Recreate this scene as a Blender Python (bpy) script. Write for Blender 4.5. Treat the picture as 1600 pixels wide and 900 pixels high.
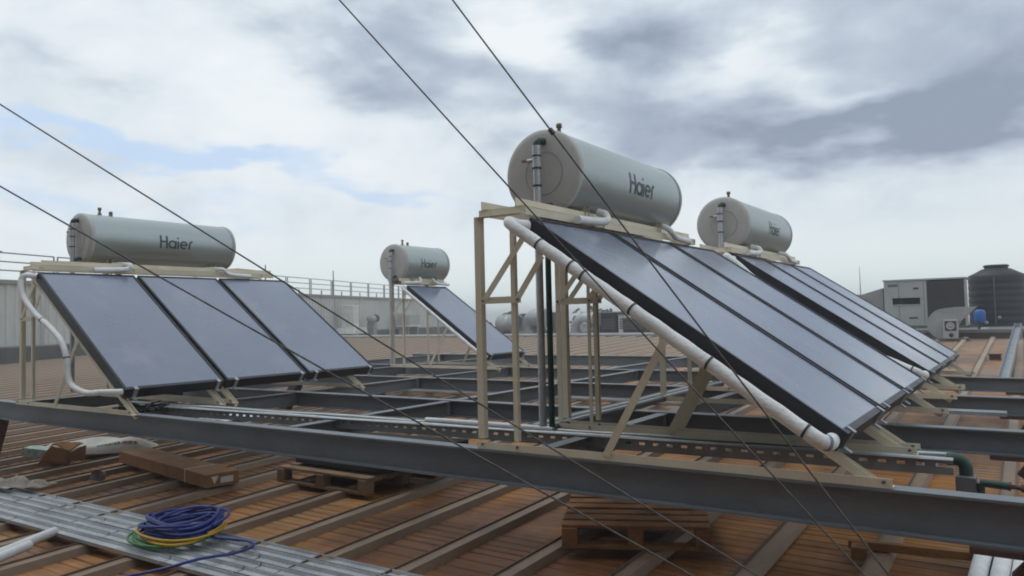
import bpy, math, random
from mathutils import Vector, Matrix
R = math.radians
random.seed(7)
for o in list(bpy.data.objects): bpy.data.objects.remove(o)
SC = bpy.context.scene
COL = SC.collection

# ------------------------------------------------------------------ camera
cam = bpy.data.cameras.new('camera')
cam_o = bpy.data.objects.new('camera', cam); COL.objects.link(cam_o)
cam.sensor_width = 36.0
cam.lens = 1171.64 / 1600 * 36.0
cam.clip_start = 0.05; cam.clip_end = 6000
yaw, pitch, roll = 0.6017, 0.0404, -0.0231
fw = Vector((-math.sin(yaw)*math.cos(pitch), math.cos(yaw)*math.cos(pitch), math.sin(pitch)))
rt = fw.cross(Vector((0, 0, 1))).normalized(); up = rt.cross(fw)
r2 = rt*math.cos(roll) + up*math.sin(roll); u2 = -rt*math.sin(roll) + up*math.cos(roll)
m = Matrix((r2, u2, -fw)).transposed().to_4x4()
m.translation = Vector((2.4774, -3.6557, 0.7756))
cam_o.matrix_world = m
SC.camera = cam_o

# ------------------------------------------------------------------ sky
SUN_EL, SUN_AZ = 58.0, 185.0          # direction towards the sun (azimuth from +X, counter-clockwise)
w = bpy.data.worlds.new('World'); SC.world = w; w.use_nodes = True
nt = w.node_tree; nt.nodes.clear()
def N(t, **k):
    n = nt.nodes.new(t)
    for a, b in k.items(): setattr(n, a, b)
    return n
def put(sock, v):
    if isinstance(v, bpy.types.NodeSocket): nt.links.new(v, sock)
    else: sock.default_value = v
def MA(op, a, b=0.0, c=None):
    n = N('ShaderNodeMath', operation=op); put(n.inputs[0], a); put(n.inputs[1], b)
    if c is not None: put(n.inputs[2], c)
    return n.outputs[0]
def SM(v, lo, hi, a=0.0, b=1.0):
    n = N('ShaderNodeMapRange', interpolation_type='SMOOTHSTEP'); put(n.inputs[0], v)
    n.inputs[1].default_value = lo; n.inputs[2].default_value = hi
    n.inputs[3].default_value = a; n.inputs[4].default_value = b
    return n.outputs[0]
def MIXC(f, a, b):
    n = N('ShaderNodeMix', data_type='RGBA'); put(n.inputs[0], f); put(n.inputs[6], a); put(n.inputs[7], b)
    return n.outputs[2]
tc = N('ShaderNodeTexCoord')
D = tc.outputs['Generated']
def noise(scale, detail=5, rough=.55, loc=(0, 0, 0), stretch=(1, 1, 2.6), dist=0.0):
    mp = N('ShaderNodeMapping'); put(mp.inputs[0], D); mp.inputs[1].default_value = loc; mp.inputs[3].default_value = stretch
    n = N('ShaderNodeTexNoise'); put(n.inputs['Vector'], mp.outputs[0])
    n.inputs['Scale'].default_value = scale; n.inputs['Detail'].default_value = detail
    n.inputs['Roughness'].default_value = rough; n.inputs['Distortion'].default_value = dist
    return n.outputs['Fac']
sep = N('ShaderNodeSeparateXYZ'); put(sep.inputs[0], D)
az = MA('MULTIPLY', MA('ARCTAN2', sep.outputs[1], sep.outputs[0]), 57.29578)
el = MA('MULTIPLY', MA('ARCSINE', sep.outputs[2]), 57.29578)
n1, n2 = noise(5.0, 4, .52, (3, 1, 0)), noise(5.5, 4, .52, (7, 4, 2))
azw = MA('ADD', az, MA('MULTIPLY', MA('SUBTRACT', n1, .5), 22.0))
elw = MA('ADD', el, MA('MULTIPLY', MA('SUBTRACT', n2, .5), 11.0))
def blobs(lst):
    tot = None
    for a, e, sa, se, amp in lst:
        x = MA('DIVIDE', MA('SUBTRACT', azw, a), sa); y = MA('DIVIDE', MA('SUBTRACT', elw, e), se)
        g = MA('MULTIPLY', MA('EXPONENT', MA('MULTIPLY', MA('ADD', MA('MULTIPLY', x, x), MA('MULTIPLY', y, y)), -1.0)), amp)
        tot = g if tot is None else MA('ADD', tot, g)
    return tot
# heavy grey cloud masses
dark = blobs([(133.5, 20.5, 7.5, 3.6, 1.05), (127, 17.3, 6.5, 2.4, .75), (113, 20.0, 5.0, 2.8, 1.0), (118, 14.6, 9, 1.9, .72),
              (107, 12.8, 10, 1.8, .85), (95, 12.2, 10, 1.9, .85), (90, 14.5, 5, 3.5, .55), (99, 21.2, 8, 2.4, .62), (93, 17, 7, 2.5, .35),
              (122.5, 21.3, 3.2, 2.2, -.7), (105.5, 18.3, 3.6, 1.6, -.45), (99.5, 15.4, 4.5, 1.3, -.35), (145, 19, 9, 5, -.4), (140, 14, 12, 3, -.25), (103, 17, 12, 6, .22), (155, 16.8, 4.5, 1.4, .45),])
f1 = noise(4.2, 8, .56, (1.3, 5.1, .4), (1, 1, 1.6), .5)
f2 = noise(13, 6, .55, (4, 2, 7), (1, 1, 1.5), .3)
fade_el = SM(el, 2.5, 8.5)
bil = MA('ADD', MA('MULTIPLY', MA('SUBTRACT', f1, .5), 1.5), MA('MULTIPLY', MA('SUBTRACT', f2, .5), .55))
tone = MA('ADD', MA('ADD', MA('MULTIPLY', dark, .60), .22), MA('MULTIPLY', bil, .66))
tone = MA('MULTIPLY', tone, MA('ADD', MA('MULTIPLY', fade_el, .8), .2))
# blue gaps
gap = blobs([(154, 12.2, 8, 1.2, 1.1), (144, 11.2, 9, .9, .75), (133, 9.8, 8, .9, .7), (122, 8.5, 6, .8, .4), (148, 7.2, 12, 1.4, .5), (158, 8.5, 6, 1.5, .4)])
gapm = SM(MA('ADD', gap, MA('MULTIPLY', MA('SUBTRACT', noise(8, 4, .5, (5, 5, 1), (1, 1, 5)), .5), .5)), .12, .95, 0, .85)
sky = N('ShaderNodeTexSky', sky_type='NISHITA', sun_disc=False)
sky.sun_elevation = R(SUN_EL); sky.sun_rotation = R(90 - SUN_AZ)
sky.air_density = 1.2; sky.dust_density = 2.0
rp = N('ShaderNodeValToRGB'); put(rp.inputs[0], tone); rp.color_ramp.interpolation = 'B_SPLINE'
st_ = [(0.0, (.86, .90, .93)), (.22, (.76, .83, .88)), (.42, (.60, .68, .76)), (.62, (.455, .53, .63)), (.85, (.35, .415, .52)), (1.0, (.27, .325, .425))]
rp.color_ramp.elements[0].position = 0; rp.color_ramp.elements[1].position = 1.0
for k_, (p_, c_) in enumerate(st_):
    e_ = rp.color_ramp.elements[0] if k_ == 0 else (rp.color_ramp.elements[-1] if k_ == len(st_)-1 else rp.color_ramp.elements.new(p_))
    e_.color = c_ + (1,)
vm = N('ShaderNodeVectorMath', operation='SCALE'); put(vm.inputs[0], rp.outputs[0]); vm.inputs['Scale'].default_value = 9.2
hz = SM(el, 0.0, 9.0)
cl = MIXC(hz, (7.2, 8.15, 8.2, 1), vm.outputs[0])
blue = MIXC(.8, sky.outputs[0], (4.9, 6.5, 8.8, 1))
full = MIXC(gapm, cl, blue)
bg = N('ShaderNodeBackground'); put(bg.inputs[0], full); bg.inputs[1].default_value = 0.1
w.cycles.sampling_method = 'MANUAL'; w.cycles.sample_map_resolution = 256
wo = N('ShaderNodeOutputWorld'); nt.links.new(bg.outputs[0], wo.inputs[0])

# ------------------------------------------------------------------ sun through cloud, exposure
sl = bpy.data.lights.new('sun', 'SUN'); sl.energy = 0.7; sl.angle = R(25); sl.color = (1, .96, .9)
so = bpy.data.objects.new('sun', sl); COL.objects.link(so)
sd = Vector((math.cos(R(SUN_EL))*math.cos(R(SUN_AZ)), math.cos(R(SUN_EL))*math.sin(R(SUN_AZ)), math.sin(R(SUN_EL))))
so.rotation_euler = sd.to_track_quat('Z', 'Y').to_euler(); so.location = (0, 0, 30)
SC.cycles.filter_width = 1.9
SC.view_settings.view_transform = 'Standard'; SC.view_settings.look = 'None'
SC.view_settings.exposure = 0.2; SC.view_settings.gamma = 1.0

# ------------------------------------------------------------------ materials
def mat(name, col, rough=.6, metal=0.0, col2=None, scale=3.0, stretch=(1, 1, 1), lo=.35, hi=.7, bump=0.0, bscale=60.0, bstretch=(1, 1, 1), spec=.5, fine=.12, col3=None, s3=1.0, st3=(1, 1, 1), lo3=.55, hi3=.7, rough2=None, obj=False, fst=None):
    M = bpy.data.materials.new(name); M.use_nodes = True
    t = M.node_tree; b = t.nodes['Principled BSDF']; L = t.links.new
    src = t.nodes.new('ShaderNodeTexCoord').outputs['Object'] if obj else t.nodes.new('ShaderNodeNewGeometry').outputs['Position']
    def nz(sc, st, det=6, off=0.0):
        mp = t.nodes.new('ShaderNodeMapping'); L(src, mp.inputs[0]); mp.inputs[3].default_value = st; mp.inputs[1].default_value = (off, off*.7, off*1.3)
        n = t.nodes.new('ShaderNodeTexNoise'); L(mp.outputs[0], n.inputs['Vector']); n.inputs['Scale'].default_value = sc
        n.inputs['Detail'].default_value = det; n.inputs['Roughness'].default_value = .6
        return n.outputs['Fac']
    def ss(v, a, bb):
        n = t.nodes.new('ShaderNodeMapRange'); n.interpolation_type = 'SMOOTHSTEP'; L(v, n.inputs[0]); n.inputs[1].default_value = a; n.inputs[2].default_value = bb
        return n.outputs[0]
    def mx(f, a, c, mode='MIX'):
        n = t.nodes.new('ShaderNodeMix'); n.data_type = 'RGBA'; n.blend_type = mode
        for k, v in ((0, f), (6, a), (7, c)):
            if isinstance(v, bpy.types.NodeSocket): L(v, n.inputs[k])
            else: n.inputs[k].default_value = v
        return n.outputs[2]
    c4 = lambda c: (c[0], c[1], c[2], 1)
    if col2 is None: col2 = tuple(x*.78 for x in col)
    f1 = ss(nz(scale, stretch), lo, hi)
    c = mx(f1, c4(col), c4(col2))
    if col3 is not None: c = mx(ss(nz(s3, st3, 7, 13.0), lo3, hi3), c, c4(col3))
    if fine: c = mx(fine, c, mx(nz(scale*14, fst or stretch, 4, 5.0), (0, 0, 0, 1), (1, 1, 1, 1)), 'OVERLAY')
    L(c, b.inputs['Base Color'])
    b.inputs['Metallic'].default_value = metal; b.inputs['Specular IOR Level'].default_value = spec
    if rough2 is None: rough2 = min(1, rough*1.25)
    rr = t.nodes.new('ShaderNodeMapRange'); L(nz(scale*2.3, stretch, 4, 3.0), rr.inputs[0]); rr.inputs[1].default_value = .3; rr.inputs[2].default_value = .7
    rr.inputs[3].default_value = rough; rr.inputs[4].default_value = rough2; L(rr.outputs[0], b.inputs['Roughness'])
    if bump:
        bn = t.nodes.new('ShaderNodeBump'); L(nz(bscale, bstretch, 3, 1.0), bn.inputs['Height']); bn.inputs['Strength'].default_value = bump; bn.inputs['Distance'].default_value = .01
        L(bn.outputs[0], b.inputs['Normal'])
    return M
M = {}
def far_pale(m, pale, amount):                  # paler tone mixed in further back and to the left
    t = m.node_tree; L = t.links.new; b = t.nodes['Principled BSDF']; src = b.inputs['Base Color'].links[0].from_socket
    g = t.nodes.new('ShaderNodeNewGeometry'); sp_ = t.nodes.new('ShaderNodeSeparateXYZ'); L(g.outputs['Position'], sp_.inputs[0])
    n = t.nodes.new('ShaderNodeTexNoise'); L(g.outputs['Position'], n.inputs['Vector']); n.inputs['Scale'].default_value = .45; n.inputs['Detail'].default_value = 6
    def ma(op, a, c):
        q = t.nodes.new('ShaderNodeMath'); q.operation = op
        for k, v in ((0, a), (1, c)):
            if isinstance(v, bpy.types.NodeSocket): L(v, q.inputs[k])
            else: q.inputs[k].default_value = v
        return q.outputs[0]
    farness = ma('ADD', ma('MULTIPLY', sp_.outputs[1], .075), ma('MULTIPLY', sp_.outputs[0], -.045))
    farness = ma('ADD', farness, ma('MULTIPLY', ma('SUBTRACT', n.outputs['Fac'], .5), 1.3))
    r_ = t.nodes.new('ShaderNodeMapRange'); r_.interpolation_type = 'SMOOTHSTEP'; L(farness, r_.inputs[0]); r_.inputs[1].default_value = .35; r_.inputs[2].default_value = 1.7; r_.inputs[4].default_value = amount
    x = t.nodes.new('ShaderNodeMix'); x.data_type = 'RGBA'; L(r_.outputs[0], x.inputs[0]); L(src, x.inputs[6]); x.inputs[7].default_value = pale + (1,); L(x.outputs[2], b.inputs['Base Color'])
    return m
M['deck'] = far_pale(mat('rusty_deck', (.37, .158, .034), .36, 0, (.13, .047, .011), .75, (1, .5, 1), .36, .62, .45, 14, (.35, 5, 1), .4, .8, (.31, .175, .075), .8, (1, .45, 1), .55, .74, .72, fst=(.10, 1.7, 1)), (.255, .185, .135), .8)
M['rib'] = far_pale(mat('weathered_seam', (.265, .19, .135), .5, 0, (.20, .135, .09), 2.2, (1, .35, 1), .35, .7, .12, 50, (1, 1, 1), .5, .25, (.22, .11, .055), 1.6, (1, .5, 1), .6, .8), (.44, .35, .265), .8)
M['seam'] = mat('seam_lip_shade', (.13, .085, .06), .6)  # dark tone stands in for the shadow line along the lip
M['steel'] = mat('grey_steel_paint', (.165, .188, .215), .42, 0, (.125, .14, .16), 1.6, (1, 1, 3), .3, .75, .06, 40, spec=.5, fine=.15, col3=(.10, .085, .075), s3=2.2, st3=(1, 1, 5), lo3=.66, hi3=.85)
M['primer'] = mat('maroon_primer', (.095, .045, .038), .6, 0, (.06, .03, .026), 4)
M['beige'] = mat('cream_powder_coat', (.69, .635, .51), .45, 0, (.62, .56, .435), 5, (1, 1, .5), fine=.12, col3=(.42, .36, .27), s3=4, lo3=.64, hi3=.85)
M['casing'] = mat('black_aluminium', (.020, .021, .03), .42, .0, (.03, .031, .04), 3, spec=.4)
M['tank'] = mat('pale_green_enamel', (.40, .455, .46), .36, .62, (.36, .41, .42), 1.5, (3, .3, 3), spec=.5, fine=.05, rough2=.44)
M['cap'] = mat('beige_plastic_cap', (.47, .465, .45), .5, 0, (.425, .415, .40), 2.2, fine=.08)
M['line'] = mat('cap_groove', (.37, .36, .345), .6)
M['logo'] = mat('slate_print', (.055, .075, .095), .45, fine=.0)
M['ins'] = mat('white_foam_wrap', (.82, .84, .85), .6, 0, (.70, .72, .74), 9, (1, 1, 1), bump=.6, bscale=55, fine=.25)
M['clad'] = mat('silver_wrap', (.52, .54, .57), .35, .25, (.42, .44, .47), 10, bump=.3, bscale=70, fine=.2)
M['band'] = mat('dark_tie', (.05, .055, .06), .5)
M['green'] = mat('green_plastic_pipe', (.022, .06, .048), .45, 0, (.016, .046, .038), 6)
M['galv'] = mat('galvanised_zinc', (.40, .435, .47), .38, .35, (.30, .33, .36), 5, (1, 1, 1), fine=.3, col3=(.24, .25, .26), s3=3, lo3=.6, hi3=.8)
M['galvold'] = mat('spangled_zinc', (.45, .48, .51), .42, .3, (.33, .355, .38), 7, (.5, 1, 1), fine=.45, col3=(.17, .17, .17), s3=2.5, lo3=.58, hi3=.78)
M['zincmid'] = mat('tray_zinc', (.26, .28, .30), .42, .25, (.19, .205, .22), 5)
M['zincdark'] = mat('dull_zinc', (.15, .16, .18), .5, .2, (.14, .15, .165), 5)
M['wire'] = mat('steel_cable', (.16, .155, .15), .5, .4, (.08, .075, .07), 30)
M['brass'] = mat('brass_valve', (.21, .165, .10), .5, .5)
M['red'] = mat('red_lever', (.33, .14, .10), .5)
M['card'] = mat('brown_cardboard', (.265, .135, .056), .8, 0, (.205, .10, .04), 4, fine=.15)
M['tape'] = mat('pale_tape', (.55, .47, .40), .5)
M['paper'] = mat('white_paper', (.62, .62, .60), .7)
M['wood'] = mat('pallet_wood', (.24, .155, .09), .8, 0, (.16, .10, .058), 5, (1, 1, 1), bump=.3, bscale=25, bstretch=(1, 1, 1), fine=.3)
M['wooddark'] = mat('stained_wood', (.27, .125, .045), .8, 0, (.15, .066, .026), 5, bump=.3, bscale=25, fine=.3)
M['sack'] = mat('white_woven_sack', (.52, .51, .48), .6, 0, (.40, .385, .35), 5, bump=.3, bscale=20)
M['sackgreen'] = mat('green_print', (.02, .07, .055), .6)
M['sackred'] = mat('red_print', (.25, .03, .05), .6)
M['mint'] = mat('mint_carton', (.38, .48, .42), .6, 0, (.12, .22, .18), 14)
M['rag'] = mat('dirty_rag', (.36, .33, .29), .9, 0, (.2, .18, .155), 12, bump=.5, bscale=30)
M['blue'] = mat('blue_cable_jacket', (.02, .045, .26), .42, 0, (.015, .033, .18), 5)
M['cgreen'] = mat('green_cable_jacket', (.03, .20, .04), .42)
M['yellow'] = mat('yellow_cable_jacket', (.55, .33, .02), .42)
M['pvc'] = mat('white_pvc', (.66, .68, .70), .4, 0, (.58, .60, .62), 6)
M['black'] = mat('black_rubber', (.018, .018, .02), .7)
M['clear'] = mat('milky_plastic', (.30, .27, .25), .3)
M['bwall'] = mat('white_metal_siding', (.52, .53, .51), .5, .0, (.43, .44, .42), .5, (1, 1, .35), fine=.15, col3=(.24, .235, .22), s3=.9, st3=(1.6, 1.6, .12), lo3=.56, hi3=.8)
M['bdark'] = mat('dark_flashing', (.10, .095, .10), .6, 0, (.07, .068, .07), 1)
M['bgrey'] = mat('grey_flashing', (.24, .245, .24), .55, 0, (.19, .19, .185), 1)
M['rail'] = mat('grey_railing', (.19, .20, .20), .5)
M['duct'] = mat('duct_sheet_metal', (.34, .36, .38), .4, .35, (.27, .285, .30), 1.5)
M['unit'] = mat('grey_cabinet_paint', (.34, .35, .35), .5, 0, (.29, .30, .30), 1)
M['unitdark'] = mat('dark_coil', (.035, .032, .038), .7)
M['unitmid'] = mat('dark_grey_panel', (.10, .105, .105), .6)  # even dark grey for cases, louvres and frames
M['wtank'] = mat('black_polyethylene', (.010, .012, .021), .5, 0, (.014, .017, .028), 1)
M['bluetank'] = mat('blue_vessel', (.02, .11, .42), .4)
M['conc'] = mat('grey_concrete', (.19, .185, .185), .8, 0, (.14, .135, .135), 1.2)
M['curb'] = mat('dark_curb', (.075, .06, .058), .7, 0, (.05, .042, .04), 2)
M['ground'] = mat('dry_ground', (.16, .15, .10), .9, 0, (.09, .11, .055), .02)
M['leaf'] = mat('dull_leaf', (.04, .06, .026), .7, 0, (.02, .034, .016), .6)
M['bark'] = mat('brown_bark', (.10, .075, .055), .9)
M['stucco'] = mat('grey_stucco', (.30, .29, .275), .85, 0, (.24, .23, .22), 1)
M['houseroof'] = mat('white_roof', (.62, .62, .60), .6)
# textured solar glass: dark absorber under dusty low-iron glass
def glass_mat():
    g = mat('dusty_solar_glass', (.17, .205, .295), .18, 0, (.145, .178, .262), .8, (1, 1, 1), spec=.6, fine=0, rough2=.3, col3=(.215, .235, .315), s3=1.7, st3=(1, 1.6, 1), lo3=.5, hi3=.75)
    b = g.node_tree.nodes['Principled BSDF']
    b.inputs['Coat Weight'].default_value = .32; b.inputs['Coat Roughness'].default_value = .12; b.inputs['Coat IOR'].default_value = 1.5
    return g
M['glass'] = glass_mat()

# ------------------------------------------------------------------ mesh helpers
class MB:
    def __init__(s): s.v = []; s.f = []; s.sm = []
    def add(s, vs, fs, smooth=False):
        k = len(s.v); s.v += [tuple(v) for v in vs]
        s.f += [tuple(i + k for i in f) for f in fs]; s.sm += [smooth]*len(fs); return s
    def box(s, a, b, cham=0.0):
        (x0, y0, z0), (x1, y1, z1) = a, b
        vs = [(x, y, z) for x in (x0, x1) for y in (y0, y1) for z in (z0, z1)]
        return s.add(vs, [(0, 1, 3, 2), (4, 6, 7, 5), (0, 4, 5, 1), (2, 3, 7, 6), (0, 2, 6, 4), (1, 5, 7, 3)])
    def obox(s, c, sx, sy, sz, ang=0.0):          # centred box turned about z
        ca, sa = math.cos(ang), math.sin(ang); vs = []
        for x in (-sx/2, sx/2):
            for y in (-sy/2, sy/2):
                for z in (-sz/2, sz/2): vs.append((c[0]+x*ca-y*sa, c[1]+x*sa+y*ca, c[2]+z))
        return s.add(vs, [(0, 1, 3, 2), (4, 6, 7, 5), (0, 4, 5, 1), (2, 3, 7, 6), (0, 2, 6, 4), (1, 5, 7, 3)])
    def prism(s, prof, p0, p1, up=(0, 0, 1)):     # profile (side, up) swept from p0 to p1
        p0, p1 = Vector(p0), Vector(p1); d = (p1-p0).normalized(); u = Vector(up); sd = d.cross(u).normalized(); u = sd.cross(d)
        n = len(prof); vs = [p0 + sd*a + u*b for a, b in prof] + [p1 + sd*a + u*b for a, b in prof]
        area = sum(prof[i][0]*prof[(i+1) % n][1]-prof[(i+1) % n][0]*prof[i][1] for i in range(n))
        fs = [(i, (i+1) % n, n+(i+1) % n, n+i) for i in range(n)]
        caps = [tuple(range(n))[::-1], tuple(range(n, 2*n))]
        if area > 0: pass
        else:
            fs = [f[::-1] for f in fs]; caps = [c[::-1] for c in caps]
        # side x up x dir is left-handed: flip once
        return s.add(vs, [f[::-1] for f in fs + caps])
    def tube(s, pts, r, n=10, caps=True, smooth=True):
        pts = [Vector(p) for p in pts]; k = len(pts); rr = r if isinstance(r, (list, tuple)) else [r]*k
        t0 = (pts[1]-pts[0]).normalized(); a = t0.orthogonal().normalized(); vs = []; fs = []
        for i in range(k):
            t = (pts[min(i+1, k-1)]-pts[max(i-1, 0)]).normalized()
            a = (a - t*a.dot(t)).normalized(); b = t.cross(a)
            for j in range(n):
                q = 2*math.pi*j/n; vs.append(pts[i] + (a*math.cos(q)+b*math.sin(q))*rr[i])
        for i in range(k-1):
            for j in range(n): fs.append((i*n+j, i*n+(j+1) % n, (i+1)*n+(j+1) % n, (i+1)*n+j))
        s.add(vs, fs, smooth)
        if caps:
            s.add(vs[:n], [tuple(range(n))[::-1]]); s.add(vs[-n:], [tuple(range(n))])
        return s
    def lathe(s, prof, origin, axis, n=48, smooth=True):   # profile (distance along axis, radius)
        o = Vector(origin); ax = Vector(axis).normalized(); a = ax.orthogonal().normalized(); b = ax.cross(a); vs = []; fs = []
        for d, r in prof:
            for j in range(n):
                q = 2*math.pi*j/n; vs.append(o + ax*d + (a*math.cos(q)+b*math.sin(q))*max(r, 1e-5))
        for i in range(len(prof)-1):
            for j in range(n): fs.append((i*n+j, i*n+(j+1) % n, (i+1)*n+(j+1) % n, (i+1)*n+j))
        return s.add(vs, fs, smooth)
    def grid(s, fn, nu, nv, smooth=True):
        vs = [fn(i/nu, j/nv) for i in range(nu+1) for j in range(nv+1)]; k = nv+1
        return s.add(vs, [(i*k+j, (i+1)*k+j, (i+1)*k+j+1, i*k+j+1) for i in range(nu) for j in range(nv)], smooth)
    def mesh(s, name):
        me = bpy.data.meshes.new(name); me.from_pydata(s.v, [], s.f); me.polygons.foreach_set('use_smooth', s.sm); me.update(); return me
    def build(s, name, material, parent=None, loc=(0, 0, 0), bevel=0.0, solid=0.0):
        me = s.mesh(name); me.materials.append(M[material]); return link(name, me, parent, loc, bevel, solid)
def link(name, me, parent=None, loc=(0, 0, 0), bevel=0.0, solid=0.0, rz=0.0):
    o = bpy.data.objects.new(name, me); COL.objects.link(o); o.location = loc; o.rotation_euler = (0, 0, rz); o.parent = parent
    if solid:
        md = o.modifiers.new('thick', 'SOLIDIFY'); md.thickness = solid; md.offset = 0
    if bevel:
        md = o.modifiers.new('edge', 'BEVEL'); md.width = bevel; md.segments = 2; md.limit_method = 'ANGLE'; md.angle_limit = R(40)
    return o
def empty(name, loc=(0, 0, 0), rz=0.0):
    o = bpy.data.objects.new(name, None); COL.objects.link(o); o.location = loc; o.rotation_euler = (0, 0, rz); o.empty_display_size = .2; return o
def tag(o, label=None, cat=None, group=None, kind=None):
    if label: o['label'] = label
    if cat: o['category'] = cat
    if group: o['group'] = group
    if kind: o['kind'] = kind
    return o
def smoothpath(pts, k=8):                        # Catmull-Rom through the points
    P = [Vector(p) for p in pts]; P = [P[0]*2-P[1]] + P + [P[-1]*2-P[-2]]; out = []
    for i in range(1, len(P)-2):
        for j in range(k):
            t = j/k; a, b, c, d = P[i-1], P[i], P[i+1], P[i+2]
            out.append(.5*((2*b)+(c-a)*t+(2*a-5*b+4*c-d)*t*t+(3*b-a-3*c+d)*t**3))
    return out + [P[-2]]
def ang(w, t): return [(0, 0), (w, 0), (w, t), (t, t), (t, w), (0, w)]         # angle iron section
def angm(w, t): return [(0, 0), (0, w), (-t, w), (-t, t), (-w, t), (-w, 0)]
def chan(w, h, t): return [(-w/2, 0), (w/2, 0), (w/2, h), (w/2-t, h), (w/2-t, t), (-w/2+t, t), (-w/2+t, h), (-w/2, h)]
def ibeam(w, h, tf, tw): return [(-w/2, -h), (w/2, -h), (w/2, -h+tf), (tw/2, -h+tf), (tw/2, -tf), (w/2, -tf), (w/2, 0), (-w/2, 0), (-w/2, -tf), (-tw/2, -tf), (-tw/2, -h+tf), (-w/2, -h+tf)]

# ------------------------------------------------------------------ roof deck (structure)
SLOPE = .037
RIDGE = 21.6
def dz(y): return -.8 + SLOPE*min(y, RIDGE) - (SLOPE*(y-RIDGE) if y > RIDGE else 0)
b = MB(); X0, X1 = -44.0, 9.0; prof = []
y = -7.0
while y < 9.0:                                   # pan with pressed cross beads
    pt = .10+.045*math.sin(y*9.1)*math.sin(y*3.7+1); prof += [(y, 0), (y+pt-.030, .002), (y+pt-.018, -.008-.004*math.sin(y*5)), (y+pt-.008, -.008-.004*math.sin(y*5))]; y += pt
prof += [(y, 0), (RIDGE, 0), (46.0, 0)]
vs = []; fs = []
for k, (yy, h) in enumerate(prof):
    vs += [(X0, yy, dz(yy)+h), (X1, yy, dz(yy)+h)]
    if k: fs.append((2*k-2, 2*k-1, 2*k+1, 2*k))
deck = tag(b.add(vs, fs).build('roof_deck', 'deck'), kind='structure')
# standing seams: one part each
def seam_mesh(y0, y1):
    s = MB(); s.prism([(-.066, -.004), (.066, -.004), (.044, .052), (-.044, .052)], (0, y0, dz(y0)), (0, y1, dz(y1))); me = s.mesh('rib'); me.materials.append(M['rib']); return me
def lip_mesh(y0, y1):
    s = MB(); s.prism([(-.050, .040), (-.042, .040), (-.042, .066), (-.050, .066)], (0, y0, dz(y0)), (0, y1, dz(y1))); me = s.mesh('seam_lip'); me.materials.append(M['seam']); return me
rm_long, lm_long = seam_mesh(-7, RIDGE-.15), lip_mesh(-7, RIDGE-.15)
rm_short, lm_short = seam_mesh(-7, 20.0), lip_mesh(-7, 20.0)
for k in range(-62, 14):
    x = -.15 + .61*k
    if x < X0+.2 or x > X1-.2: continue
    short = x > -3.6
    o = link('rib', rm_short if short else rm_long, deck, (x, 0, 0)); link('seam_lip', lm_short if short else lm_long, o)
# ridge capping
rc = MB(); rc.prism([(-.32, -.02), (-.32, .09), (-.05, .15), (.05, .15), (.32, .09), (.32, -.02)], (-44, RIDGE, dz(RIDGE)), (-3.7, RIDGE, dz(RIDGE)))
rc.build('ridge_cap', 'bgrey', deck)
# land far below, plant platform on the right of the ridge
g = MB(); g.add([(-900, -900, -9), (900, -900, -9), (900, 900, -9), (-900, 900, -9)], [(0, 1, 2, 3)])
tag(g.build('ground', 'ground'), kind='structure')
p = MB(); p.box((-3.6, 20.08, -2.0), (9.0, 34.0, .17)); pl = tag(p.build('plant_platform', 'conc'), kind='structure')
c = MB(); c.box((-3.6, 20.02, -.4), (9.0, 20.078, .10)); c.build('curb_face', 'curb', pl)
c = MB(); c.box((-3.6, 20.0, .102), (9.0, 20.26, .19)); c.build('curb_coping', 'conc', pl)

# unseen wall and slab added behind the viewpoint to shade the near deck
p = empty('shade_wall', (0, -5.0, -1.0))
c = MB(); c.box((-9, -3.0, 0), (9, 0, 6.6)); c.build('wall', 'stucco', p)
c = MB(); c.box((-9.2, -3.1, 6.602), (9.2, .9, 6.75)); c.build('shade_slab', 'conc', p)
tag(p, 'added unseen stucco wall behind the viewpoint that shades the near deck', 'building')

# ------------------------------------------------------------------ steel platform
plat = tag(empty('steel_platform', (0, 0, 0)), 'grey painted steel beam grid standing over the rusty roof', 'platform')
IB = ibeam(.15, .2, .012, .009)
XB = [(0.0, -9.2, 4.6), (2.02, -7.6, 4.6), (4.1, -7.6, 4.6), (6.22, -7.9, 4.6)]
stm = MB().box((-.006, -.050, -.144), (.006, -.006, -.011)).mesh('stiffener'); stm.materials.append(M['steel'])
for yy, xa, xb in XB:
    bm = MB(); bm.prism(ibeam(.104, .195, .012, .009) if yy < 1 else ibeam(.11, .155, .010, .008), (xa, yy, 0), (xb, yy, 0)); o = bm.build('beam', 'steel', plat)
    if yy > 1:
        for xs in (-4.4, -2.15, .06):
            link('stiffener', stm, o, (xs, yy, 0))
for xs, segs in ((-6.55, ((.09, 1.93), (2.11, 4.01), (4.19, 6.13), (6.31, 9.5))), (-4.4, ((.09, 1.93), (2.11, 4.01), (4.19, 6.13))),
                 (-2.15, ((.09, 1.93), (2.11, 4.01), (4.19, 6.13))), (.06, ((.09, 1.93), (2.11, 4.01), (4.19, 6.13))), (-2.7, ((6.31, 9.5),)), (-8.6, ((5.0, 10.0),))):
    for ya, yb in segs:
        bm = MB(); bm.prism(ibeam(.09, .14, .01, .008), (xs, ya, -.003), (xs, yb, -.003)); bm.build('beam', 'steel', plat)
bm = MB(); bm.prism(IB, (-9.5, 9.6, 0), (-2.2, 9.6, 0)); bm.build('beam', 'steel', plat)
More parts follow.
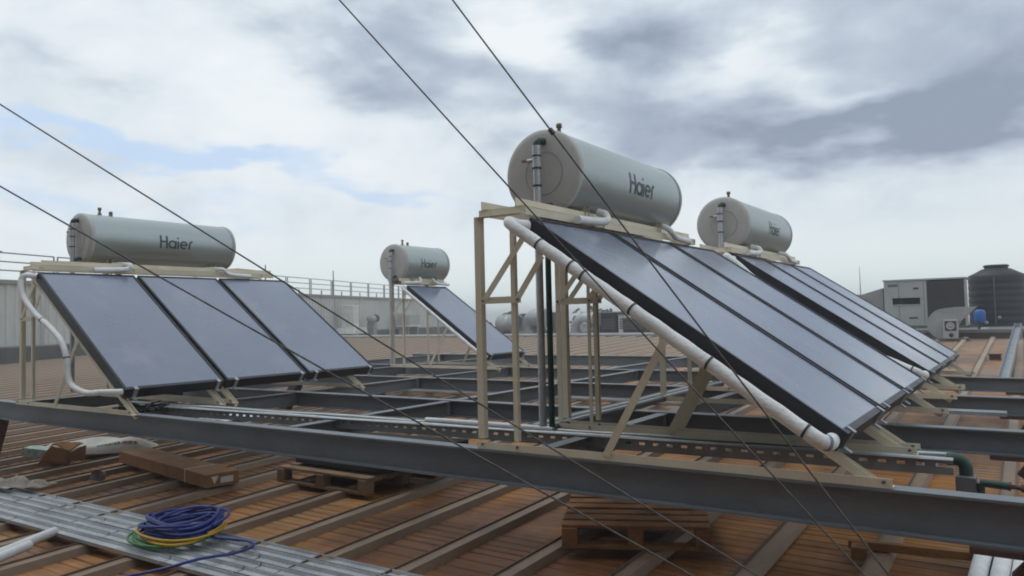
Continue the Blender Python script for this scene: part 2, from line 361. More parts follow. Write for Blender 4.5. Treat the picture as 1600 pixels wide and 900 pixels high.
for yy in (0, 2.02, 4.1, 6.22):
    bm = MB(); zb_ = -.197 if yy < 1 else -.157; bm.box((2.24, yy-.07, zb_-.025), (2.56, yy+.07, zb_)); bp = bm.build('bearing_plate', 'primer', plat)
    bm = MB(); bm.prism([(-.05, -.04), (.05, -.04), (.05, .04), (-.05, .04)], (2.41, yy, zb_-.07), (3.0, yy, dz(yy)+.05), (0, 1, 0)); bm.build('raking_leg', 'primer', plat)
    bm = MB(); bm.prism([(-.07, -.07), (.07, -.07), (.07, .07), (-.07, .07)], (-6.95, yy, zb_), (-7.3, yy, dz(yy)+.01), (0, 1, 0)); bm.build('raking_leg', 'primer', plat)

# ------------------------------------------------------------------ lettering strokes
def arc(cx, cy, r, a0, a1, n=14): return [(cx+r*math.cos(R(a0+(a1-a0)*i/n)), cy+r*math.sin(R(a0+(a1-a0)*i/n))) for i in range(n+1)]
def seg(a, b, n=6): return [(a[0]+(b[0]-a[0])*i/n, a[1]+(b[1]-a[1])*i/n) for i in range(n+1)]
LET = {  # strokes in units of cap height
 'H': (.72, [seg((.1, 0), (.1, 1), 10), seg((.1, .52), (.58, .52)), seg((.58, 0), (.58, .98), 10)]),
 'a': (.66, [arc(.3, .33, .26, 0, 360, 22), seg((.56, 0), (.56, .62), 6)]),
 'i': (.26, [seg((.1, 0), (.1, .62), 6), seg((.1, .80), (.1, .92), 2)]),
 'e': (.66, [seg((.05, .34), (.55, .34), 6), arc(.3, .33, .26, 0, 310, 20)]),
 'r': (.42, [seg((.1, 0), (.12, .5), 6), arc(.34, .44, .2, 165, 80, 6)]),
 's': (.5, [arc(.25, .46, .14, 40, 270, 10), arc(.25, .18, .15, 90, -140, 10)]),
 'c': (.56, [arc(.3, .31, .25, 50, 310, 16)]),
 'o': (.64, [arc(.3, .31, .25, 0, 360, 20)])}
def letters(word, h, wd, fn, mb):                 # fn maps (u, v) in metres onto the surface
    u0 = 0
    for ch in word:
        adv, strokes = LET[ch]
        for st in strokes:
            vs = []; n = len(st)
            for i, q in enumerate(st):
                a, c_ = st[max(i-1, 0)], st[min(i+1, n-1)]; dx, dy = c_[0]-a[0], c_[1]-a[1]; l = math.hypot(dx, dy) or 1
                nx, ny = -dy/l*wd/2, dx/l*wd/2
                vs += [fn((u0+q[0]+nx)*h, (q[1]+ny)*h), fn((u0+q[0]-nx)*h, (q[1]-ny)*h)]
            mb.add(vs, [(2*i, 2*i+1, 2*i+3, 2*i+2) for i in range(n-1)])
        u0 += adv
    return u0*h

# ------------------------------------------------------------------ solar water heaters
XT, ZT, XB_, ZB_ = .109, 1.363, 1.7875, .2202     # top and bottom of the glazed face
sv = Vector((XB_-XT, 0, ZB_-ZT)); CL = sv.length; sv.normalize(); nv = Vector((-sv.z, 0, sv.x))
def slope_pt(a, y, d):                            # a metres down the slope, d metres below the glazed face
    return Vector((XT, y, ZT)) + sv*a - nv*d
def collector(y0, y1, parent, clamps):
    th, lip = .100, .022
    cb = MB()
    def bx(a0, a1, ya, yb, d0, d1):
        v = [slope_pt(a, y, d) for a in (a0, a1) for y in (ya, yb) for d in (d1, d0)]
        cb.add(v, [(0, 1, 3, 2), (4, 6, 7, 5), (0, 4, 5, 1), (2, 3, 7, 6), (0, 2, 6, 4), (1, 5, 7, 3)])
    bx(0, lip, y0, y1, 0, th); bx(CL-lip-.012, CL, y0, y1, 0, th)
    bx(lip, CL-lip-.012, y0, y0+lip, 0, th); bx(lip, CL-lip-.012, y1-lip, y1, 0, th); bx(lip, CL-lip-.012, y0+lip, y1-lip, .03, th-.004)
    col = cb.build('collector', 'casing', parent)
    gb = MB(); gb.add([slope_pt(a, y, .007) for a, y in ((lip, y0+lip), (CL-lip-.012, y0+lip), (CL-lip-.012, y1-lip), (lip, y1-lip))], [(0, 1, 2, 3)]); gb.build('glass_cover', 'glass', col)
    for yc in clamps:
        kb = MB()
        for a0, a1, d0, d1 in ((CL-.03, CL+.014, -.005, -.001), (CL+.004, CL+.012, -.001, .10), (CL+.012, CL+.05, .085, .095)):
            v = [slope_pt(a, y, d) for a in (a0, a1) for y in (yc-.018, yc+.018) for d in (d1, d0)]
            kb.add(v, [(0, 1, 3, 2), (4, 6, 7, 5), (0, 4, 5, 1), (2, 3, 7, 6), (0, 2, 6, 4), (1, 5, 7, 3)])
        kb.build('clamp', 'galv', col)
    return col
def frame(y, parent, near, thick, mir=False, brace_w=.045):
    P = lambda name, prof, a, b_, up=(0, 0, 1): MB().prism(prof, a, b_, up).build(name, 'beige', parent)
    A = angm if mir else ang
    P('base_rail', [(0, 0), (.06, 0), (.06, .042), (.055, .042), (.055, .005), (0, .005)], (-.28, y+.015, .002), (1.965, y+.015, .002))
    P('post', A(thick, .005), (-.262, y, .053), (-.262, y, 1.40), (0, 1, 0))
    P('post', A(thick*.68, .005), (-.012, y, .053), (-.012, y, 1.36), (0, 1, 0))
    P('strut', [(-.004, -.02), (.004, -.02), (.004, .02), (-.004, .02)], (-.25, y-.006, .886), (.03, y-.006, .886))
    P('diagonal', [(-.003, -.018), (.003, -.018), (.003, .018), (-.003, .018)], (-.22, y-.013, .90), (.055, y-.013, 1.235))
    P('diagonal', [(-.003, -.018), (.003, -.018), (.003, .018), (-.003, .018)], (.02, y-.013, .90), (.19, y-.013, 1.13))
    P('top_rail', ang(.05, .005), (-.285, y+.03, 1.392), (.06, y+.03, 1.392))
    # inclined rail under the collectors, running out to the foot
    P('slope_rail', [(-.021, -.042), (.021, -.042), (.021, 0), (.017, 0), (.017, -.038), (-.017, -.038), (-.017, 0), (-.021, 0)], slope_pt(-.04, y+.03, .1025), slope_pt(CL+.245, y+.03, .1025), nv)
    P('front_brace', [(-.004, -brace_w/2), (.004, -brace_w/2), (.004, brace_w/2), (-.004, brace_w/2)], (.585, y-.05, .03), (.93, y-.004, .66))
    bt = MB()
    for bx_, bz_ in ((-.24, .03), (.01, .03), (.59, .035), (1.93, .03), (-.24, .886), (.01, .886)):
        bt.lathe([(0, .009), (.006, .009), (.006, 0)], (bx_, y-.045 if bz_ < .1 else y-.010, bz_), (0, -1, 0), 8)
    bt.build('bolt', 'zincdark', parent)
def heater(label, loc, npan, tank, frames, side_pipe, group=None, outlets=(.96, 2.11), valves=2, cold=False):
    W, G = 1.0, .043
    t = empty('solar_water_heater', loc); tag(t, label, 'water heater', 'solar water heaters on the roof')
    for y, th, mi, bw in frames: frame(y, t, y < .1, th, mi, bw)
    for k in range(npan):
        y0 = k*(W+G); cl = [y0+.10, y0+W-.06] if npan > 1 else [y0+.05, y0+W-.05]
        collector(y0, y0+W, t, cl)
    yend = npan*(W+G)-G
    # cross rails carrying the tank, and the purlins under the collectors
    for x, up_ in ((-.012, 1), (-.262, 1)):
        MB().prism(ang(.055, .005), (x, tank[0]-.62 if npan > 1 else tank[0]-.05, 1.44), (x, tank[1]+.42 if npan > 1 else tank[1]+.02, 1.44)).build('tank_rail', 'beige', t)
        MB().prism([(0, 0), (.005, 0), (.005, -.05), (0, -.05)], (x+.05, tank[0]-.62 if npan > 1 else tank[0]-.05, 1.442), (x+.05, tank[1]+.42 if npan > 1 else tank[1]+.02, 1.442)).build('tank_rail', 'beige', t)
    for a in (.12, CL-.12):
        MB().prism([(-.02, -.02), (.02, -.02), (.02, .0), (-.02, .0)], slope_pt(a, .02, .1015), slope_pt(a, yend-.02, .1015), nv).build('purlin', 'beige', t)
    # tank
    ya, yb, xc, zc, r = tank
    body = MB().lathe([(0, r), (yb-ya, r)], (xc, ya, zc), (0, 1, 0), 64).build('tank', 'tank', t)
    ring = lambda y, s: [(0, r-.002), (.004*s, r+.004), (.012*s, r+.005), (.02*s, r+.003)]
    for y, s in ((ya, -1), (yb, 1)):
        cp = MB().lathe([(-.03*s, r+.0015), (-.03*s, r+.005), (.0, r+.005), (.012*s, r+.002), (.022*s, r-.012), (.028*s, r-.04), (.032*s, .1), (.033*s, 0)], (xc, y, zc), (0, 1, 0), 64).build('end_cap', 'cap', body)
    gr = MB().lathe([(0, .142), (-.0025, .143), (-.0025, .147), (0, .148)], (xc+.02, ya-.031, zc-.01), (0, 1, 0), 48).build('cap_groove', 'line', body)
    # saddles
    for y in (ya+.25, yb-.25):
        sb = MB(); n = 10; top = [(xc+(r+.001)*math.sin(q), zc-(r+.001)*math.cos(q)) for q in [R(-42+84*i/n) for i in range(n+1)]]
        zb = 1.447; vs = []
        for yy in (y-.025, y+.025):
            vs += [(x, yy, z) for x, z in top] + [(x, yy, min(zb, z-.004)) for x, z in top]
        k = n+1
        for i in range(n):
            sb.add([vs[i], vs[i+1], vs[k+i+1], vs[k+i]], [(0, 1, 2, 3)]); sb.add([vs[2*k+i], vs[2*k+i+1], vs[3*k+i+1], vs[3*k+i]], [(3, 2, 1, 0)])
            sb.add([vs[k+i], vs[k+i+1], vs[3*k+i+1], vs[3*k+i]], [(0, 1, 2, 3)])
        sb.build('saddle', 'beige', t)
    # printed name, wrapped on the flank that faces down the slope
    h = .155 if npan > 1 else .145; u0 = (ya+yb)/2-.13 if npan > 1 else (ya+yb)/2-.20
    th0 = R(-15)
    lb = MB(); letters('Haier', h, .15, lambda u, v: (xc+(r+.0015)*math.cos(th0+v/r), u0+u*1.05, zc+(r+.0015)*math.sin(th0+v/r)), lb)
    lb.build('lettering', 'logo', body)
    # relief valves on top
    for k in range(valves):
        yv = ya+.22+.13*k; hh = .095 if k == 0 else .06
        vb = MB().lathe([(-.01, .022), (.03, .022), (.032, .014), (hh-.03, .014), (hh-.028, .022), (hh, .020), (hh, 0)], (xc, yv, zc+r-.004), (0, 0, 1), 12); vb.build('relief_valve', 'brass', body)
    # pipes on the near end of the tank
    xp, yp = xc-.0, ya-.085
    MB().tube([(xp, yp, zc+.17), (xp, yp, zc+.02)], .030, 14).build('riser_pipe', 'clad', t)
    MB().tube([(xp, yp, zc+.015), (xp, yp, .06)], .026, 14).build('riser_pipe', 'clad', t)
    for zz in (zc+.10, zc+.018, zc-.10): MB().tube([(xp, yp, zz-.006), (xp, yp, zz+.006)], .0315, 14).build('pipe_band', 'band', t)
    MB().tube(smoothpath([(xp, yp, zc+.165), (xp+.005, yp+.01, zc+.20), (xp+.03, yp+.055, zc+.205)], 5), .024, 12).build('elbow', 'green', t)
    cp_ = smoothpath([(xp+.07, ya+.0, zc-.235), (xp+.07, yp+.03, zc-.238), (xp+.07, yp+.005, zc-.26), (xp+.07, yp, zc-.34)], 5)
    MB().tube(cp_ + [Vector((xp+.07, yp, .06))] if cold else cp_[:12], .02, 12).build('cold_pipe', 'green', t)
    MB().tube([(xp-.03, yp, zc+.075), (xp-.075, yp, zc+.075)], .014, 8).build('valve_body', 'galv', t)
    MB().box((xp-.115, yp-.012, zc+.070), (xp-.07, yp+.012, zc+.085)).build('valve_lever', 'red', t)
    # short insulated elbows from the tank to the collectors
    y1, y2 = outlets
    MB().tube(smoothpath([(xc+r*.78, y1, 1.50), (.09, y1, 1.478), (.118, y1-.03, 1.432), (.100, y1-.12, 1.418), (.098, y1-.40, 1.405)], 6), .028, 12).build('outlet_pipe', 'ins', t)
    MB().tube(smoothpath([(xc+r*.78, y2, 1.50), (.08, y2+.01, 1.478), (.108, y2+.05, 1.435), (.100, y2+.14, 1.412), (.098, y2+.42, 1.402)], 6), .024, 12).build('outlet_pipe', 'ins', t)
    # insulated pipe along the near edge
    path, rad, bands = side_pipe
    MB().tube(path, rad, 16).build('side_pipe', 'ins', t)
    for i in bands:
        q = path[i]; d = (path[min(i+1, len(path)-1)]-path[i-1]).normalized()
        MB().tube([q-d*.006, q+d*.006], rad+.0025, 16).build('pipe_band', 'band', t)
    return t
def straight_pipe(yo=-.125, d=.07, bulge=0):
    top = slope_pt(.0, yo, d); bot = slope_pt(CL-.075, yo, d)
    pts = smoothpath([(XT-.02, -.0, ZT-.05), (XT-.045, -.06, ZT-.048), tuple(slope_pt(-.045, yo+.015, d)), tuple(slope_pt(.02, yo, d+.004))], 6)
    for i in range(1, 41):
        a = .02 + (CL-.11)*i/40; wob = .0015*math.sin(i*1.7)+bulge*math.sin(math.pi*i/40)
        pts.append(slope_pt(a, yo+.0015*math.sin(i*.9), d+wob))
    pts += smoothpath([tuple(slope_pt(CL-.06, yo+.01, d)), tuple(slope_pt(CL-.035, yo+.05, d-.004)), tuple(slope_pt(CL-.04, -.0, d-.004))], 5)
    return pts
F3 = [(0, .044, False, .04), (.87, .036, True, .04), (1.01, .044, False, .06), (2.74, .042, False, .04)]
sp = straight_pipe()
M['bluetape'] = mat('blue_tape', (.16, .25, .36), .5)
heater('large front solar water heater with thick white pipe and silver tank against the sky', (0, 0, 0), 3, (.64, 2.37, -.19, 1.756, .29), F3, (sp, .034, [22, 27, 29, 36, 46, 57]), outlets=(.98, 2.1), valves=1, cold=True)
heater('far right solar water heater behind the large front one, smaller in view', (-.015, 3.7736, 0), 3, (.63, 2.40, -.22, 1.756, .29), F3, (straight_pipe(-.10, .05, .11), .034, [57]), outlets=(.85, 2.0), valves=1)
lp = smoothpath([(.09, 0, 1.315), (.02, -.09, 1.325), (.01, -.12, 1.25), (.10, -.125, 1.10), (.345, -.125, .93), (.62, -.12, .80), (.86, -.12, .66), (.97, -.12, .50), (1.0, -.12, .33), (1.10, -.12, .235), (1.35, -.12, .185), (1.60, -.12, .20), (1.72, -.05, .20), (1.74, 0, .20)], 6)
heater('left solar water heater with three panels and sagging white hose', (-5.969, -.0825, 0), 3, (.70, 2.54, -.49, 1.805, .29), F3, (lp, .027, [27, 42]), outlets=(.96, 2.14))
heater('small single-panel solar water heater at the back centre', (-6.134, 5.6459, 0), 1, (-.02, 1.08, -.17, 1.76, .31), [(.03, .044, False, .04), (.9, .044, True, .04)], (straight_pipe(-.07, .06), .024, []), outlets=(.34, .68))

for o in list(bpy.data.objects):
    if o.get('label', '').startswith('large front'):
        for i_ in (61,): MB().tube([sp[i_], sp[i_]+(sp[i_+1]-sp[i_]).normalized()*.014], .0375, 16).build('tape', 'bluetape', o)
# ------------------------------------------------------------------ pipe tray behind the front beam
tr = tag(empty('pipe_tray', (0, .62, -.08)), 'galvanised slotted tray with silver and green pipes behind the front beam', 'pipe tray')
TA, TB = Vector((-5.1, .43-.62, .08+.02)), Vector((2.125, .88-.62, .08+.012))
td = (TB-TA).normalized(); tn = Vector((-td.y, td.x, 0))
def tray_x(k): return TA + td*k
TL = (TB-TA).length
chn = MB(); z0, z1 = -.085, -.012
chn.prism([(-.003, z0), (.003, z0), (.003, z0+.036), (-.003, z0+.036)], TA-tn*.09, TB-tn*.09)
chn.prism([(-.003, z1-.020), (.003, z1-.020), (.003, z1), (-.003, z1)], TA-tn*.09, TB-tn*.09)
chn.prism([(-.12, z0-.004), (.09, z0-.004), (.09, z0), (-.12, z0)], TA, TB)
k = 0
while k < TL-.1:                                   # bridges between the slots
    a_, b_ = tray_x(k)-tn*.09, tray_x(k+.05)-tn*.09
    chn.prism([(-.003, z0+.036), (.003, z0+.036), (.003, z1-.020), (-.003, z1-.020)], a_, b_); k += .09
chn.prism([(-.003, -.012), (.03, -.012), (.03, -.009), (-.003, -.009)], TA-tn*.09, TB-tn*.09)
chn.build('slotted_channel', 'zincmid', tr)
for off, zz, rr, mm in ((-.055, -.018, .014, 'clad'), (-.005, -.022, .017, 'green'), (.045, -.012, .013, 'clad'), (.095, -.016, .018, 'green')):
    pts = [tray_x(TL*i/24)+tn*off+Vector((0, 0, zz+.003*math.sin(i*1.3+off*40))) for i in range(25)]
    MB().tube(pts, rr, 12).build('pipe', mm, tr)
E1 = TB - tn*.01 + Vector((0, 0, -.02))
MB().tube(smoothpath([E1-td*.03, E1+td*.02, E1+td*.05+Vector((0, 0, -.025)), E1+td*.055+Vector((0, 0, -.08))], 5), .032, 14).build('elbow', 'green', tr)
MB().box((2.135, .80-.62, -.34), (2.225, .90-.62, -.005)).build('drop_channel', 'zincdark', tr)
MB().tube([(2.24, .83-.62, -.03), (2.24, .83-.62, -.33)], .022, 12).build('drop_pipe', 'green', tr)
MB().tube([(2.24, .83-.62, -.03), (2.36, .83-.62, -.035)], .02, 12).build('branch_pipe', 'green', tr)
MB().lathe([(0, .022), (.012, .022), (.012, .012), (.05, .012), (.055, .02), (.09, .02), (.095, .008), (.13, .008), (.13, 0)], (2.36, .83-.62, -.035), (1, -.02, -.05), 10).build('valve', 'primer', tr)
MB().tube([(2.362, .83-.62, -.035), (2.366, .83-.62, -.035)], .021, 12).build('collar', 'galv', tr)
tr2 = tag(empty('pipe_run', (-.4, 1.9, 0)), 'dark and silver pipes running back under the front heater', 'pipes')
for off, rr, mm in ((-.06, .018, 'green'), (-.015, .02, 'clad'), (.035, .02, 'zincdark'), (.085, .018, 'clad')):
    MB().tube([(off+.06-.03*i/12, -1.2+3.6*i/12, .03+.002*math.sin(i)) for i in range(13)], rr, 10).build('pipe', mm, tr2)
MB().prism(chan(.24, .03, .003), (.06, -1.2, .0), (.03, 2.4, .0)).build('channel', 'zincdark', tr2)

# flat galvanised channels lying on the far beams at the right
fs_ = tag(MB().prism([(-.06, 0), (.06, 0), (.06, .028), (.02, .028), (.02, .022), (-.02, .022), (-.02, .028), (-.06, .028)], (1.3, 2.86, -.012), (2.32, 2.86, -.012)).build('flat_channel', 'galv'), 'bright galvanised channel lying behind the front heater foot', 'metal channel')
# white insulated pipe and loose pieces lying on the roof
tag(MB().tube(smoothpath([(-7.0, 6.3, dz(6.3)+.07), (-6.85, 6.44, dz(6.4)+.10), (-6.6, 6.45, dz(6.4)+.105), (-4.7, 6.46, dz(6.4)+.10), (-3.0, 6.45, dz(6.4)+.10), (-1.4, 6.40, dz(6.4)+.10)], 8), .048, 14).build('insulated_pipe', 'pvc'), 'long white insulated pipe lying on the roof ribs mid distance', 'pipe')
tag(MB().tube([(-1.30, .66, .025), (-1.12, .67, .025), (-.2, .70, .02)], .02, 12).build('white_tube', 'pvc'), 'short white tube lying along the pipe tray', 'pipe')

# ------------------------------------------------------------------ guy wires
WI = [((2.914, -.762), (-1.098, -2.274, 1.768), 'lower left shallow guy wire crossing under the left tank label', .0034, None),
      ((2.844, -.751), (-1.113, -2.267, 1.419), 'a', .0037, None), ((2.596, -.752), (.134, -1.447, 2.149), 'b', .0034, None), ((2.547, -.753), (.528, -1.176, 2.138), 'c', .0038, .24)]
WL = ['shallow steel guy wire entering at the left edge higher up', 'shallow steel guy wire entering at the left edge lower, over the left tank',
      'steep steel guy wire left of the one with a clamp', 'steep steel guy wire with a small clamp above the large tank']
for (a, u_, _, rad, cl), lab in zip(WI, WL):
    A_ = Vector((a[0], a[1], dz(a[1])+.01)); U = Vector(u_); top = U + (U-A_)*.9
    q = empty('guy_wire', A_); tag(q, lab, 'guy wire', 'steel guy wires crossing the view')
    n = 24
    pts = [(top-A_)*(i/n) + Vector((0, 0, -.03*math.sin(math.pi*i/n))) for i in range(n+1)]
    MB().tube(pts, rad, 8).build('cable', 'wire', q)
    MB().lathe([(0, .03), (.02, .03), (.03, .012), (.06, .012), (.06, 0)], (0, 0, -.012), (0, 0, 1), 12).build('anchor', 'zincdark', q)
    if cl:
        # clamp 
        d = (top-A_).normalized(); tt = (U-A_).length*0.8018
        c0 = d*tt + Vector((0, 0, -.03*math.sin(math.pi*tt/(top-A_).length)))
        MB().tube([c0-d*.012, c0+d*.012], .011, 8).build('clamp', 'wire', q)

# ------------------------------------------------------------------ loose things on the roof
def at_deck(x, y): return Vector((x, y, dz(y)))
# galvanised profiles lying side by side
wk = tag(empty('metal_profile_walkway', (-3.2, -.60, dz(-.60)+.05), .022), 'row of galvanised steel profiles laid flat across the roof ribs', 'metal profiles')
rng = random.Random(3)
for i in range(6):
    yy = -.285 + .107*i; x = -7.0 + rng.uniform(-.5, .3)
    while x < 3.2:
        ln = rng.uniform(1.15, 2.3); x1 = min(x+ln, 3.4)
        z = rng.uniform(0, .006)
        MB().prism([(-.046, 0), (.046, 0), (.046, .026), (.040, .026), (.035, .010), (-.035, .010), (-.040, .026), (-.046, .026)], (x, yy+rng.uniform(-.002, .002), z), (x1-.018, yy+rng.uniform(-.002, .002), z)).build('profile', 'galvold', wk)
        x = x1
WZ = dz(-.5)+.062+.03
def coil(name, matn, label, c, r0, loops, h, rad, seed, tail=None, squash=.95):
    rg = random.Random(seed); pts = []
    for k in range(loops*26+1):
        a = k/26*2*math.pi; lp_ = k/26
        rr = r0*(1+.11*math.sin(lp_*2.3+seed)+.05*math.sin(a*2+lp_))
        zz = rad + h*(.5-.5*math.cos(lp_/loops*2*math.pi*1.7+seed))*(.75+.25*math.sin(a+lp_*1.9)) + .012*math.sin(a*1.5+lp_*3)+.012
        ox, oy = .035*math.sin(lp_*1.9+seed), .03*math.cos(lp_*2.7)
        pts.append((c[0]+ox+rr*math.cos(a), c[1]+oy+rr*squash*math.sin(a), c[2]+max(zz, rad+.001)))
    if tail: pts = smoothpath(pts, 1)[:-1] + smoothpath([pts[-1]]+tail, 8)
    return tag(MB().tube(pts, rad, 8).build(name, matn), label, 'cable coil', 'cable coils on the metal profiles')
coil('cable_coil', 'blue', 'coil of blue cable lying on the galvanised profiles', (-2.58, -.52, WZ+.03), .245, 14, .10, .0105, 2,
     [(-2.25, -.50, WZ+.03), (-2.02, -.40, WZ+.012), (-1.88, -.46, WZ+.012), (-1.86, -.62, WZ+.012), (-1.95, -.80, WZ+.012), (-2.1, -.98, WZ-.03), (-2.3, -1.15, WZ-.07)])
coil('cable_coil', 'cgreen', 'coil of green cable under the blue coil', (-2.60, -.57, WZ), .27, 4, .012, .009, 5)
coil('cable_coil', 'yellow', 'coil of yellow cable between blue and green coils', (-2.56, -.57, WZ+.02), .27, 3, .03, .009, 9)
# rag
rg = random.Random(11)
rgm = MB(); rgm.grid(lambda u, v: ((u-.5)*.75, (v-.5)*.22, .03+.045*abs(math.sin(u*9+v*5))*math.sin(math.pi*u)*math.sin(math.pi*v)*2+rg.uniform(0, .012)), 28, 14)
tag(rgm.build('crumpled_rag', 'rag', None, (-5.55, -.42, dz(-.42)+.08)), 'crumpled grey rag lying on the far end of the metal profiles', 'rag').rotation_euler = (0, 0, .5)
# cardboard carton
bx = tag(empty('long_carton', (-4.78, .74, dz(.74)+.06), R(-8.5)), 'long brown cardboard carton with pale strap and white label', 'carton')
MB().box((-1.06, -.16, .002), (1.06, .16, .125)).build('carton_body', 'card', bx, bevel=.006)
MB().box((-1.055, -.006, .1262), (1.055, .006, .1272)).build('flap_seam', 'wood', bx)
for x in (.62,):
    s_ = MB(); s_.box((x-.008, -.1625, .0), (x+.008, -.1610, .1275)); s_.box((x-.008, -.1625, .1265), (x+.008, .1625, .1280)); s_.build('strap', 'tape', bx)
s_ = MB(); s_.box((1.0605, -.02, .03), (1.0625, .10, .085)); s_.build('label_sheet', 'paper', bx)
s_ = MB(); s_.add([(1.062, -.11, .10), (1.062, -.04, .10), (1.062, -.08, .03)], [(0, 1, 2)]); s_.build('torn_label', 'paper', bx)
# sack
sk = tag(empty('cement_sack', (-6.85, 1.02, dz(1.0)+.05), R(48)), 'flattened white sack with green and red print near the front beam', 'sack')
def sackf(u, v):
    x, y_ = (u-.5)*1.25, (v-.5)*.5; e = max(0, 1-(2*u-1)**4)*max(0, 1-(2*v-1)**4)
    return (x, y_*(1-.12*math.sin(u*7)), .005+.17*e**.6*(.75+.25*math.sin(u*8+1)*math.sin(v*5)))
MB().grid(sackf, 30, 16).build('sack_body', 'sack', sk)
lb = MB(); letters('asco', .11, .2, lambda u, v: (lambda q: (q[0], q[1]-.004, q[2]+.004))(sackf(min(.98, (u+.66)/1.25), .10+v*.9)), lb); lb.build('green_lettering', 'sackgreen', sk)
lb = MB(); letters('ees', .09, .24, lambda u, v: (lambda q: (q[0], q[1]-.004, q[2]+.005))(sackf(min(.98, (u+.94)/1.25), .10+v*.9)), lb); lb.build('red_lettering', 'sackred', sk)
# torn brown cardboard and small carton in front of the sack
cf = tag(empty('torn_carton', (-6.62, .50, dz(.5)+.045), R(28)), 'torn open brown cardboard box in front of the white sack', 'carton')
rg = random.Random(8)
def flap(a, b_, c_, d_, name):
    A4 = [Vector(v) for v in (a, b_, c_, d_)]
    MB().grid(lambda u, v: tuple((A4[0]*(1-u)+A4[1]*u)*(1-v)+(A4[3]*(1-u)+A4[2]*u)*v+Vector((0, 0, .012*math.sin(u*5+v*4)+rg.uniform(-.004, .004)))), 8, 6).build(name, 'card', cf, solid=.006)
flap((-.20, -.11, .01), (.17, -.12, .01), (.19, -.14, .15), (-.02, -.15, .22), 'front_flap')
flap((.17, -.12, .01), (.19, .12, .01), (.20, .13, .16), (.19, -.14, .15), 'side_flap')
flap((-.20, -.11, .008), (.17, -.12, .008), (.19, .12, .009), (-.18, .12, .009), 'bottom_panel')
flap((-.02, -.15, .22), (.19, -.14, .15), (.21, .07, .19), (.04, .03, .24), 'top_flap')
mc = MB(); mc.box((-.24, -.09, 0), (.24, .09, .10)); o = tag(mc.build('small_carton', 'mint', None, (-7.05, .52, dz(.5)+.065), bevel=.004), 'small mint green and white carton beside torn cardboard', 'carton'); o.rotation_euler = (0, .1, .5)
tb = MB(); tb.lathe([(0, .05), (.09, .062), (.088, .058), (.004, .046), (.004, 0)], (0, 0, 0), (0, 0, 1), 16)
o = tag(tb.build('plastic_cup', 'clear', None, (-5.35, .30, dz(.3)+.06)), 'crumpled clear plastic cup left of the long carton', 'cup'); o.rotation_euler = (R(75), 0, .4)
# pallets
def pallet(label, loc, rz, W, Dp, mm, group):
    t = tag(empty('pallet', loc, rz), label, 'pallet', group)
    for yy in (.05, Dp/2, Dp-.05):
        MB().box((0, yy-.05, 0), (W, yy+.05, .022)).build('bottom_board', mm, t)
        for xx in (.05, W/2, W-.05): MB().box((xx-.05, yy-.05, .0225), (xx+.05, yy+.05, .10)).build('block', mm, t, bevel=.003)
    for xx in (.05, W/2, W-.05): MB().box((xx-.05, 0, .1005), (xx+.05, Dp, .122)).build('stringer_board', mm, t)
    n = 7
    for i in range(n):
        yy = Dp*(i+.5)/n; hw = .052 + .006*math.sin(i*2.1)
        MB().box((-.004*(i % 2), yy-hw, .1225), (W+.005*(i % 3), yy+hw, .143+.002*(i % 2))).build('top_board', mm, t, bevel=.002)
    return t
pallet('grey-brown wooden pallet with black panels on it under the front beam', (-3.45, .97, dz(1.0)+.045), 0, 1.18, 1.0, 'wood', 'wooden pallets')
bp = tag(empty('black_panel_stack', (-2.76, 1.52, dz(1.52)+.195)), 'stack of black flat panels lying on the left pallet', 'panels')
for i in range(4): MB().obox((.08*i-.05, .03*i-.05, .02+.05*i), 1.08+.09*i, .72, .046, .03*i).build('panel', 'black', bp, bevel=.003)
pallet('dark reddish wooden pallet on the roof below the front beam', (-.06, .54, dz(.7)+.065), R(25.5), .94, 1.05, 'wooddark', 'wooden pallets')
# battens lower right
bt = tag(empty('wooden_batten', (1.50, 1.38, dz(1.4)+.06), R(8)), 'wooden batten with a block lying across roof ribs at lower right', 'batten')
MB().box((0, -.025, 0), (.66, .025, .05)).build('plank', 'wooddark', bt, bevel=.003)
MB().box((.02, -.15, -.03), (.11, -.03, .045)).build('block', 'wooddark', bt, bevel=.003)
# white tubes, lower right and lower left
for i, (x, y0, y1, lab) in enumerate(((2.19, .62, 1.80, 'white insulation tube, leftmost of the three at lower right'), (2.285, .58, 1.72, 'white insulation tube, middle of the three at lower right'), (2.375, .58, 1.66, 'white insulation tube, rightmost of the three at lower right'))):
    t = empty('insulation_tube', (x, y0, dz(y0)+.105)); tag(t, lab, 'tube', 'insulation tubes at lower right')
    MB().tube([(0, 0, 0), (.01, (y1-y0)/2, SLOPE*(y1-y0)/2), (.03, y1-y0, SLOPE*(y1-y0))], .044, 16).build('foam', 'ins', t)
    MB().tube([(.03, y1-y0+.0005, SLOPE*(y1-y0)), (.0302, y1-y0+.003, SLOPE*(y1-y0))], .018, 10).build('bore', 'black', t)
for a, b_, lab in (((-3.60, -.93), (-3.25, -1.75), 'long white plastic pipe at the lower left corner'), ((-3.42, -1.18), (-3.12, -1.8), 'short white plastic pipe beside the long one at lower left')):
    za, zb = dz(a[1])+.095, dz(b_[1])+.095; dxy = Vector((a[0]-b_[0], a[1]-b_[1], 0)).normalized()
    t = empty('plastic_pipe', (a[0], a[1], za)); tag(t, lab, 'pipe', 'white plastic pipes at lower left')
    MB().tube([(0, 0, 0), (b_[0]-a[0], b_[1]-a[1], zb-za)], .033, 16, caps=False).build('pipe_wall', 'pvc', t)
    MB().tube([tuple(-dxy*.004), tuple(-dxy*.02)], .0325, 16).build('pipe_end', 'pvc', t)
